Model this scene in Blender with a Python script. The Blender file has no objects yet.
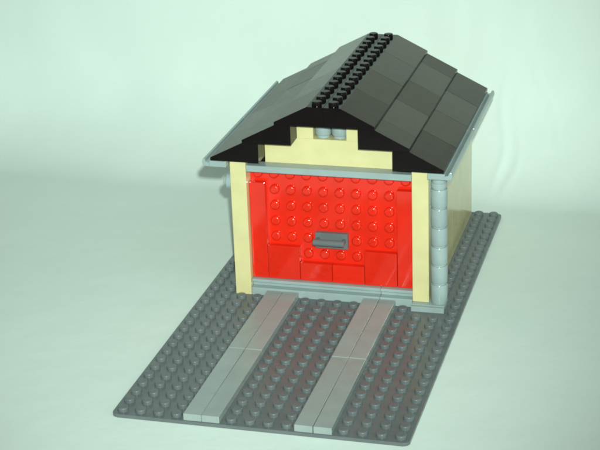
import bpy, bmesh, math, random
from mathutils import Vector, Matrix, noise

random.seed(7)
S = 0.008                      # one stud pitch in metres; all shapes below are written in studs
sc = bpy.context.scene
COL = sc.collection
R = math.radians

# ------------------------------------------------------------------ materials
def new_mat(name):
    m = bpy.data.materials.new(name); m.use_nodes = True
    nt = m.node_tree; b = nt.nodes['Principled BSDF']
    return m, nt, b

def plastic(name, col, rough=0.16, grain=0.0, grain_scale=2600, mottle=0.06, spec=0.5, wave=0.02, vary=.05):
    """moulded plastic: faint colour mottling, uneven gloss with handling smears, optional moulded grain"""
    m, nt, b = new_mat(name)
    N = nt.nodes; L = nt.links
    tc0 = N.new('ShaderNodeTexCoord'); oi = N.new('ShaderNodeObjectInfo')
    off = N.new('ShaderNodeVectorMath'); off.operation = 'ADD'      # every piece gets its own patch of the noise
    L.new(tc0.outputs['Object'], off.inputs[0]); L.new(oi.outputs['Random'], off.inputs[1])
    co_ = off.outputs[0]
    n1 = N.new('ShaderNodeTexNoise'); n1.inputs['Scale'].default_value = 90; n1.inputs['Detail'].default_value = 5
    L.new(co_, n1.inputs['Vector'])
    mr = N.new('ShaderNodeMapRange'); mr.inputs['From Min'].default_value = .3; mr.inputs['From Max'].default_value = .7
    mr.inputs['To Min'].default_value = 1 - mottle; mr.inputs['To Max'].default_value = 1 + mottle
    L.new(n1.outputs['Fac'], mr.inputs['Value'])
    mr2 = N.new('ShaderNodeMapRange'); mr2.inputs['To Min'].default_value = 1 - vary; mr2.inputs['To Max'].default_value = 1 + vary
    L.new(oi.outputs['Random'], mr2.inputs['Value'])
    mu = N.new('ShaderNodeMath'); mu.operation = 'MULTIPLY'
    L.new(mr.outputs[0], mu.inputs[0]); L.new(mr2.outputs[0], mu.inputs[1])
    vm = N.new('ShaderNodeVectorMath'); vm.operation = 'SCALE'; vm.inputs[0].default_value = col
    L.new(mu.outputs[0], vm.inputs['Scale'])
    L.new(vm.outputs[0], b.inputs['Base Color'])
    n2 = N.new('ShaderNodeTexNoise'); n2.inputs['Scale'].default_value = 220; n2.inputs['Detail'].default_value = 6
    n2.inputs['Roughness'].default_value = .65
    L.new(co_, n2.inputs['Vector'])
    mr3 = N.new('ShaderNodeMapRange'); mr3.inputs['From Min'].default_value = .35; mr3.inputs['From Max'].default_value = .7
    k = .06 if grain else .35
    mr3.inputs['To Min'].default_value = rough * (1-k*.7); mr3.inputs['To Max'].default_value = min(1, rough * (1+k*1.3))
    L.new(n2.outputs['Fac'], mr3.inputs['Value'])
    mr4 = N.new('ShaderNodeMapRange'); mr4.inputs['To Min'].default_value = 1 + vary; mr4.inputs['To Max'].default_value = 1 - vary
    L.new(oi.outputs['Random'], mr4.inputs['Value'])
    mu2 = N.new('ShaderNodeMath'); mu2.operation = 'MULTIPLY'
    L.new(mr3.outputs[0], mu2.inputs[0]); L.new(mr4.outputs[0], mu2.inputs[1]); L.new(mu2.outputs[0], b.inputs['Roughness'])
    b.inputs['Specular IOR Level'].default_value = spec
    b.inputs['IOR'].default_value = 1.52
    bp = N.new('ShaderNodeBump')
    if grain > 0:
        n3 = N.new('ShaderNodeTexNoise'); n3.inputs['Scale'].default_value = grain_scale; n3.inputs['Detail'].default_value = 3
        L.new(co_, n3.inputs['Vector'])
        bp.inputs['Strength'].default_value = grain; bp.inputs['Distance'].default_value = .00012
        L.new(n3.outputs['Fac'], bp.inputs['Height'])
    else:                                            # slight sink marks and waviness of moulded faces
        n3 = N.new('ShaderNodeTexNoise'); n3.inputs['Scale'].default_value = 150; n3.inputs['Detail'].default_value = 1
        L.new(co_, n3.inputs['Vector'])
        bp.inputs['Strength'].default_value = wave * 5; bp.inputs['Distance'].default_value = .0004
        L.new(n3.outputs['Fac'], bp.inputs['Height'])
    L.new(bp.outputs[0], b.inputs['Normal'])
    return m

M_DARK = plastic('dark_grey_plastic', (.134, .142, .150), .25, spec=.28)
M_GREY = plastic('light_grey_plastic', (.30, .345, .355), .19)
M_TILE = plastic('worn_grey_plastic', (.30, .325, .325), .27, spec=.35, mottle=.06, wave=.01)
M_TAN = plastic('tan_plastic', (.64, .53, .285), .14)
M_RED = plastic('red_plastic', (.70, .018, .006), .095, wave=.004, spec=.55)
M_BLACK = plastic('black_plastic', (.008, .0055, .006), .10, mottle=.15, spec=.12)
M_SLOPE = plastic('grained_black_plastic', (.032, .019, .012), .34, grain=.10, grain_scale=6500, mottle=.10, spec=.5, vary=.20)

M_SLOPE.node_tree.nodes['Principled BSDF'].inputs['Specular Tint'].default_value = (1, .87, .78, 1)

# backdrop cloth
m, nt, b = new_mat('white_cloth'); M_CLOTH = m
N, L = nt.nodes, nt.links
tc = N.new('ShaderNodeTexCoord')
n1 = N.new('ShaderNodeTexNoise'); n1.inputs['Scale'].default_value = 9; n1.inputs['Detail'].default_value = 6
L.new(tc.outputs['Object'], n1.inputs['Vector'])
cr = N.new('ShaderNodeValToRGB')
cr.color_ramp.elements[0].position = .3; cr.color_ramp.elements[0].color = (.71, .755, .73, 1)
cr.color_ramp.elements[1].position = .7; cr.color_ramp.elements[1].color = (.755, .795, .77, 1)
L.new(n1.outputs['Fac'], cr.inputs[0]); L.new(cr.outputs[0], b.inputs['Base Color'])
b.inputs['Roughness'].default_value = .62
b.inputs['Specular IOR Level'].default_value = .3
n2 = N.new('ShaderNodeTexNoise'); n2.inputs['Scale'].default_value = 900; n2.inputs['Detail'].default_value = 4
n3 = N.new('ShaderNodeTexNoise'); n3.inputs['Scale'].default_value = 40; n3.inputs['Detail'].default_value = 3
L.new(tc.outputs['Object'], n2.inputs['Vector']); L.new(tc.outputs['Object'], n3.inputs['Vector'])
b1 = N.new('ShaderNodeBump'); b1.inputs['Strength'].default_value = .25; b1.inputs['Distance'].default_value = .0002
b2 = N.new('ShaderNodeBump'); b2.inputs['Strength'].default_value = .25; b2.inputs['Distance'].default_value = .002
L.new(n2.outputs['Fac'], b1.inputs['Height']); L.new(n3.outputs['Fac'], b2.inputs['Height'])
L.new(b1.outputs[0], b2.inputs['Normal']); L.new(b2.outputs[0], b.inputs['Normal'])

# ------------------------------------------------------------------ mesh helpers (studs)
def merge(dst, src):
    tmp = bpy.data.meshes.new('tmp'); src.to_mesh(tmp); src.free()
    dst.from_mesh(tmp); bpy.data.meshes.remove(tmp)

def box(bm, x0, x1, y0, y1, z0, z1, bev=.03, seg=2, gap=.008):
    t = bmesh.new()
    g = gap
    vs = [t.verts.new(p) for p in [(x0+g, y0+g, z0), (x1-g, y0+g, z0), (x1-g, y1-g, z0), (x0+g, y1-g, z0),
                                   (x0+g, y0+g, z1), (x1-g, y0+g, z1), (x1-g, y1-g, z1), (x0+g, y1-g, z1)]]
    for f in [(3, 2, 1, 0), (4, 5, 6, 7), (0, 1, 5, 4), (1, 2, 6, 5), (2, 3, 7, 6), (3, 0, 4, 7)]:
        t.faces.new([vs[i] for i in f])
    if bev: bmesh.ops.bevel(t, geom=t.edges[:], offset=bev, segments=seg, profile=.5, affect='EDGES')
    merge(bm, t)

def lathe(bm, prof, n=24, mat=Matrix.Identity(4), cap0=True, cap1=True):
    """profile of (radius, height) turned about z, then moved by mat"""
    rings = []
    for r, h in prof:
        rings.append([bm.verts.new(mat @ Vector((r*math.cos(2*math.pi*i/n), r*math.sin(2*math.pi*i/n), h))) for i in range(n)])
    for a, c in zip(rings, rings[1:]):
        for i in range(n):
            f = bm.faces.new((a[i], a[(i+1) % n], c[(i+1) % n], c[i])); f.smooth = True
    if cap0: bm.faces.new(rings[0][::-1])
    if cap1: bm.faces.new(rings[-1])

T = Matrix.Translation
FRONT = Matrix.Rotation(R(90), 4, 'X')          # z axis -> -y (towards the front)
def rounded(rad, h, q, z0=-.03):
    """stud profile with a rounded top edge of radius q"""
    p = [(rad, z0)]
    for k in range(6):
        t_ = R(90*k/5); p.append((rad - q + q*math.cos(t_), h - q + q*math.sin(t_)))
    return p + [(rad - q - .03, h)]
STUD = rounded(.3, .225, .07)
STUD_DOOR = rounded(.3, .225, .125)
def stud(bm, x, y, z, n=24): lathe(bm, STUD, n, T((x, y, z)), cap0=False)
def stud_front(bm, x, y, z, n=32): lathe(bm, STUD_DOOR, n, T((x, y, z)) @ FRONT, cap0=False)

def prism(bm, pts, y0, y1, bev=.03, gap=.01):
    """closed outline in x-z, extruded from y0 to y1"""
    t = bmesh.new()
    a = [t.verts.new((p[0], y0+gap, p[1])) for p in pts]
    c = [t.verts.new((p[0], y1-gap, p[1])) for p in pts]
    n = len(pts)
    t.faces.new(a); t.faces.new(c[::-1])
    for i in range(n): t.faces.new((a[(i+1) % n], a[i], c[i], c[(i+1) % n]))
    bmesh.ops.recalc_face_normals(t, faces=t.faces[:])
    if bev: bmesh.ops.bevel(t, geom=t.edges[:], offset=bev, segments=2, profile=.5, affect='EDGES')
    merge(bm, t)

WORLD = {}
def link(name, bm, mats, parent=None, jitter=0.0, label=None):
    """scale to metres, put the origin at the part's centre, parent it"""
    xs = [v.co for v in bm.verts]
    c = Vector([(min(v[i] for v in xs) + max(v[i] for v in xs)) / 2 for i in range(3)])
    me = bpy.data.meshes.new(name)
    for v in bm.verts: v.co = (v.co - c) * S
    bm.normal_update()
    for e in bm.edges:                                  # turned faces are smooth, everything else flat
        fs = e.link_faces
        e.smooth = len(fs) == 2 and fs[0].smooth and fs[1].smooth and fs[0].normal.angle(fs[1].normal, 0) < R(34)
    bm.to_mesh(me); bm.free()
    for mt in (mats if isinstance(mats, (list, tuple)) else [mats]): me.materials.append(mt)
    o = bpy.data.objects.new(name, me); COL.objects.link(o)
    w = c * S
    o.location = w - (WORLD[parent.name] if parent else Vector((0, 0, 0)))
    WORLD[o.name] = w
    if parent: o.parent = parent
    if jitter: o.rotation_euler = [R(random.uniform(-jitter, jitter)) for _ in range(3)]
    if label: o['label'] = label
    return o

# ------------------------------------------------------------------ the garage model
BASE_T = .20
root = bpy.data.objects.new('toy_garage', None); COL.objects.link(root)
root.location = Vector((8, 16, -BASE_T)) * S; WORLD[root.name] = root.location.copy()
root.empty_display_size = .02
root['label'] = 'toy brick garage with black roof and red door on dark grey baseplate'
root['category'] = 'toy garage'

# baseplate with rounded corners and its studs
bm = bmesh.new()
t = bmesh.new(); pts = []
r = .32
for cx, cy, a0 in ((16-r, r, -90), (16-r, 32-r, 0), (r, 32-r, 90), (r, r, 180)):
    for k in range(7):
        a = R(a0 + 15*k); pts.append((cx + r*math.cos(a), cy + r*math.sin(a)))
lo = [t.verts.new((x, y, -BASE_T)) for x, y in pts]; hi = [t.verts.new((x, y, 0)) for x, y in pts]
t.faces.new(lo[::-1]); t.faces.new(hi)
for i in range(len(pts)):
    j = (i+1) % len(pts); t.faces.new((lo[i], lo[j], hi[j], hi[i]))
rim = [e for e in t.edges if abs(e.verts[0].co.z - e.verts[1].co.z) < 1e-6]
bmesh.ops.bevel(t, geom=rim, offset=.035, segments=2, profile=.5, affect='EDGES')
merge(bm, t)
for ix in range(16):
    for iy in range(32):
        x, y = ix+.5, iy+.5
        if iy < 16 and (ix in (4, 5, 10, 11)): continue
        if iy >= 16 and 2 <= ix <= 13: continue
        if iy in (15, 16) and ix in (13, 14): continue
        stud(bm, x, y, 0, 20)
link('baseplate', bm, M_DARK, root, label='dark grey studded baseplate')

# two wheel tracks of smooth tiles
for x0 in (4, 10):
    for dx in (0, 1):
        for y0 in (0, 8):
            bm = bmesh.new()
            box(bm, x0+dx, x0+dx+1, y0+(.03 if y0 == 0 else 0), y0+8, .002, .40, bev=.028, gap=.012)
            link('driveway_tile', bm, M_TILE, root, jitter=.12)

# pillars beside the door
for x0, zb in ((2, .004), (13, .402)):
    bm = bmesh.new(); box(bm, x0, x0+1, 16, 17, zb, 8.775, bev=.03)
    link('pillar', bm, M_TAN, root)

# small round plate on the left side wall, just behind the pillar
bm = bmesh.new()
lathe(bm, [(.45, -.02), (.49, .02), (.49, .28), (.46, .31), (.31, .312)] + [(p[0], p[1]+.30) for p in rounded(.3, .225, .05, 0.02)], 32,
      T((2, 16.5, 7.2)) @ Matrix.Rotation(R(-90), 4, 'Y'))
link('round_plate', bm, M_GREY, root, label='light grey round plate on the side wall under the left eave')

# footing plate under the right pillar and the downpipe
bm = bmesh.new()
box(bm, 13, 15, 15.42, 16.9, .002, .33, bev=.03)
box(bm, 13.02, 14.98, 15.62, 16.9, .332, .398, bev=.02)
link('footing_plate', bm, M_GREY, root)

# threshold below the door (two lengths)
for a, c in ((3, 11), (11, 13)):
    bm = bmesh.new()
    box(bm, a, c, 16.0, 17.0, .002, .50, bev=.03)
    box(bm, a, c, 16.42, 17.0, .504, .80, bev=.02)
    box(bm, a, c, 16.15, 16.84, .802, .99, bev=.03)
    link('door_sill', bm, M_GREY, root)

# garage door: stud-faced red panel with smooth tiles and a handle
PY = 16.86
bm = bmesh.new()
box(bm, 3, 13, PY, PY+.4, 1.0, 8.2, bev=.012, gap=.003)
for i in range(10):
    for k in range(7):
        x, z = 3.5+i, 1.7+k
        if k == 0: continue
        if i in (0, 9) and k <= 5: continue
        if i in (1, 2, 7, 8) and k == 1: continue
        if i in (4, 5) and k == 2: continue
        stud_front(bm, x, PY, z)
door = link('garage_door', bm, M_RED, root, label='red studded garage door')
def door_tile(a, c, z0, z1):
    bm = bmesh.new()
    t = bmesh.new(); box(t, a, c, z0, z1, 0, .4, bev=.03, gap=.012)
    t.transform(T((0, PY, 0)) @ FRONT)
    # FRONT maps (x, y, z) to (x, -z, y)
    merge(bm, t)
    link('door_tile', bm, M_RED, door, jitter=.15)
door_tile(3, 4, 1.0, 7.2); door_tile(12, 13, 1.0, 7.2)
door_tile(4, 6, 1.0, 3.18); door_tile(10, 12, 1.0, 3.18)
door_tile(6, 8, 1.0, 2.18); door_tile(8, 10, 1.0, 2.18)
bm = bmesh.new()
box(bm, 7, 9, PY-.4, PY-.002, 3.22, 4.2, bev=.03)
lathe(bm, [(.17, 0), (.2, .03), (.2, 1.87), (.17, 1.9)], 20, T((7.02, 15.92, 3.80)) @ Matrix.Rotation(R(90), 4, 'Y'))
for x in (7.1, 8.7):
    box(bm, x, x+.2, 15.95, PY-.38, 3.68, 3.92, bev=.02, gap=0)
link('handle', bm, M_DARK, door, label='dark grey bar handle')

# lintel over the door, gable wall above
bm = bmesh.new(); box(bm, 3, 13, 16.0, 17.6, 8.0, 8.4, bev=.03)
link('lintel', bm, M_GREY, root)
GY = 16.78
bm = bmesh.new()
box(bm, 4, 12, GY, GY+1, 8.402, 9.998, bev=.012, gap=.002)
box(bm, 6, 7, GY, GY+1, 10.0, 11.17, bev=.012, gap=.002)
box(bm, 9, 10, GY, GY+1, 10.0, 11.17, bev=.012, gap=.002)
gable = link('gable_wall', bm, M_TAN, root)
for x in (7.5, 8.5):
    bm = bmesh.new()
    lathe(bm, [(.38, .0), (.40, .02), (.40, .16), (.47, .2), (.49, .23), (.49, 1.12), (.47, 1.15)], 32, T((x, GY+.52, 10.01)))
    link('window_block', bm, M_GREY, gable, label='light grey round block filling the gable window')

# side walls and rear wall, courses of bricks
def courses(n, z0=.002, step=1.2):
    return [(z0 + k*step, min(z0 + (k+1)*step - .004, 8.39)) for k in range(n)]
for x0 in (2, 13):
    bm = bmesh.new()
    for p, q in ((17, 24), (24, 31.5)):                # tall smooth wall panels
        box(bm, x0, x0+1, p, q, .002, 7.19, bev=.015, gap=.003)
        box(bm, x0, x0+1, p, q, 7.195, 8.39, bev=.015, gap=.003)
    link('side_wall', bm, M_TAN, root)
bm = bmesh.new()
for k, (a, c) in enumerate(courses(7)):
    cuts = [3, 7, 11, 13] if k % 2 else [3, 5, 9, 13]
    for p, q in zip(cuts, cuts[1:]): box(bm, p, q, 30.5, 31.5, a, c, bev=.018, gap=.004)
box(bm, 4, 12, 30.5, 31.4, 8.402, 9.998, bev=.018, gap=.004)
box(bm, 6, 10, 30.5, 31.4, 10.0, 11.17, bev=.018, gap=.004)
link('rear_wall', bm, M_TAN, root)

# black filler plates added to close the light gap between wall top and roof
for x0, x1 in ((3.02, 3.985), (12.015, 12.98)):
    bm = bmesh.new(); box(bm, x0, x1, 16.80, 31.3, 8.404, 8.782, bev=.01, gap=0)
    link('light_gap_filler', bm, M_BLACK, root)

# gutters along both eaves, each of two lengths, with a raised outer lip
for side in (0, 1):
    fx = (lambda x: x) if side else (lambda x: 16-x)
    for a, c in ((15.42, 23.4), (23.4, 31.45)):
        bm = bmesh.new()
        x0, x1 = sorted((fx(14.03), fx(15.08)))
        box(bm, x0, x1, a, c, 8.402, 8.765, bev=.03)
        out = [(15.06, 8.44), (15.40, 8.46), (15.47, 8.53), (15.49, 8.70), (15.45, 8.87), (15.38, 8.90), (15.30, 8.87), (15.26, 8.72), (15.06, 8.66)]
        prism(bm, [(fx(x), z) for x, z in out], a - (.06 if a < 16 else 0), c, bev=.012)
        link('gutter', bm, M_GREY, root)

# downpipe of round bricks at the front right corner
px, py = 14.57, 16.28
z = .40; first = None
def pipe_piece(z0, z1, foot):
    bm = bmesh.new()
    pr = ([(.42, z0+.002), (.425, z0+.10), (.475, z0+.13)] if foot else [(.46, z0+.002)]) + [(.49, z0+.16), (.49, z1-.035), (.47, z1-.004)]
    lathe(bm, pr, 36, T((px, py, 0)))
    return bm
for k in range(6):
    bm = pipe_piece(z, z+1.2, k > 0)
    if first is None:
        first = link('downpipe', bm, M_GREY, root, label='light grey round downpipe')
    else:
        link('pipe_segment', bm, M_GREY, first, jitter=.25)
    z += 1.2
bm = bmesh.new(); lathe(bm, [(.40, 7.602), (.40, 7.68), (.48, 7.72), (.48, 8.0), (.42, 8.02), (.42, 8.395)], 36, T((px, py, 0)))
link('pipe_collar', bm, M_GREY, first)

# stepped roof: three tiers of grained slope bricks on each side, the top tier carrying the ridge studs
def slope_brick(xi, sgn, y0, y1, z0, studs=False):
    """xi = inner edge; the brick reaches 3 studs outward"""
    bm = bmesh.new()
    P = lambda d, h: (xi + sgn*d, z0 + h)
    prism(bm, [P(.008, .004), P(2.99, .004), P(2.99, .19), P(1.0, 1.195), P(.008, 1.195)], y0, y1, bev=0, gap=.008)
    bm.normal_update()
    for f in bm.faces:                                 # the sloping face is grained, all else glossy
        if f.normal.z > .3 and f.normal.x*sgn > .1: f.material_index = 1
    if studs:
        y = y0 + .5
        while y < y1 - .2:
            lathe(bm, STUD, 20, T((xi + sgn*.5, y, z0+1.195)), cap0=False); y += 1
    return link('roof_slope', bm, [M_BLACK, M_SLOPE], root, jitter=.13)
Y0, Y1 = 15.46, 31.6
ZR = 8.79
for sgn, xis in ((-1, (4, 6, 8)), (1, (12, 10, 8))):
    for tier, xi in enumerate(xis):
        cuts = [Y0, 17.5, 21.5, 25.5, 29.5, Y1] if tier == 1 else [Y0, 19.5, 23.5, 27.5, Y1]
        for a, c in zip(cuts, cuts[1:]):
            slope_brick(xi, sgn, a, c, ZR + 1.2*tier, studs=(tier == 2))

# ------------------------------------------------------------------ white cloth sweeping up behind
def cloth():
    bm = bmesh.new()
    path = []                                         # (y, z, normal y, normal z)
    BY, RAD, A = 33.6, 8.0, 86
    for y in [-110, -80, -60, -40] + [-30 + 1.5*k for k in range(43)]:
        if y < BY: path.append((y, 0.0, 0.0, 1.0))
    for k in range(33):
        a = R(A*k/32); path.append((BY + RAD*math.sin(a), RAD*(1-math.cos(a)), -math.sin(a), math.cos(a)))
    y, z = path[-1][:2]
    for k in range(1, 60):
        path.append((y + 1.2*k*math.cos(R(A)), z + 1.2*k*math.sin(R(A)), -math.sin(R(A)), math.cos(R(A))))
    xs = [-120, -90, -70] + [-56 + k for k in range(65)] + [9 + .2*k for k in range(86)] + [27 + k for k in range(30)] + [70, 90, 120]
    def crease(s, x, s0, x0, slope, w, amp, ls):
        """a ridge running up the cloth; s is the height along it"""
        d = x - x0 - slope*(s - s0) - .25*math.sin(s*.9 + x0)
        return amp*.5*math.exp(-(d/(w*.7))**2)*math.exp(-((s-s0)/ls)**2)
    grid = []; s_len = 0; prev = None
    for (y, z, ny, nz) in path:
        if prev and y > BY: s_len += math.hypot(y-prev[0], z-prev[1])
        prev = (y, z)
        row = []
        up = min(1, max(0, s_len/7))
        for x in xs:
            h = .7*noise.noise(Vector((x*.05, s_len*.06, 1.5))) * up
            h += .14*noise.noise(Vector((x*.17+9, s_len*.11, 3.1))) * up
            h += .06*noise.noise(Vector((x*.5, s_len*.35, 7))) * up
            u2 = min(1, s_len/1.5)
            h += u2*(crease(s_len, x, 6, 14.9, -.02, .30, .16, 4.5) + crease(s_len, x, 4, 15.9, .10, .26, .13, 3.0)
                     + crease(s_len, x, 8, 18.6, -.36, .28, .12, 6.5) - crease(s_len, x, 6, 15.4, .03, .4, .14, 4)
                     + crease(s_len, x, 14, -9, .5, .8, .10, 8))
            row.append(bm.verts.new((x, y + ny*h, z + nz*h - BASE_T - .012)))
        grid.append(row)
    for a, c in zip(grid, grid[1:]):
        for i in range(len(xs)-1):
            f = bm.faces.new((a[i], a[i+1], c[i+1], c[i])); f.smooth = True
    return bm
o = link('cloth_backdrop', cloth(), M_CLOTH)
o['kind'] = 'structure'
o['label'] = 'white cloth lying under the toy garage and rising behind it'

# ------------------------------------------------------------------ camera (solved from the photograph)
az, el, roll, f = -.2747, -.3809, -.0365, 1613.37
Cp = Vector((30.4194, -69.858, 40.5435))
d = Vector((math.sin(az)*math.cos(el), math.cos(az)*math.cos(el), math.sin(el)))
rt = d.cross(Vector((0, 0, 1))).normalized(); up = rt.cross(d)
c_, s_ = math.cos(roll), math.sin(roll)
rt, up = c_*rt + s_*up, -s_*rt + c_*up
cam = bpy.data.cameras.new('camera'); co = bpy.data.objects.new('camera', cam); COL.objects.link(co)
cam.sensor_fit = 'HORIZONTAL'; cam.sensor_width = 36; cam.lens = 36*f/600
cam.clip_start = .01; cam.clip_end = 20
co.matrix_world = Matrix(((rt.x, up.x, -d.x, Cp.x*S), (rt.y, up.y, -d.y, Cp.y*S), (rt.z, up.z, -d.z, Cp.z*S), (0, 0, 0, 1)))
sc.camera = co

# ------------------------------------------------------------------ light: the camera's flash and a soft room light
TINT = (.79, 1.0, .885)
def lamp(name, kind, loc, target, power, **kw):
    l = bpy.data.lights.new(name, kind); ob = bpy.data.objects.new(name, l); COL.objects.link(ob)
    ob.location = loc * S
    ob.rotation_euler = (target - loc).to_track_quat('-Z', 'Y').to_euler()
    l.energy = power; l.color = TINT
    for k, v in kw.items(): setattr(l, k, v)
    return ob
flash_pos = Cp + rt*1.3 + up*3.7
lamp('flash', 'SPOT', flash_pos, Vector((-1, 26, 7)), 33.5, spot_size=R(42), spot_blend=1.0, shadow_soft_size=.006)
lamp('room_light', 'AREA', Vector((100, -45, 60)), Vector((10, 20, 4)), 2.1, shape='DISK', size=1.0)

w = bpy.data.worlds.new('World'); sc.world = w; w.use_nodes = True
bg = w.node_tree.nodes['Background']
bg.inputs['Color'].default_value = (.78, 1.0, .88, 1); bg.inputs['Strength'].default_value = .17

sc.cycles.filter_width = 2.0
sc.view_settings.view_transform = 'Standard'; sc.view_settings.look = 'None'
sc.view_settings.exposure = 0; sc.view_settings.gamma = 1
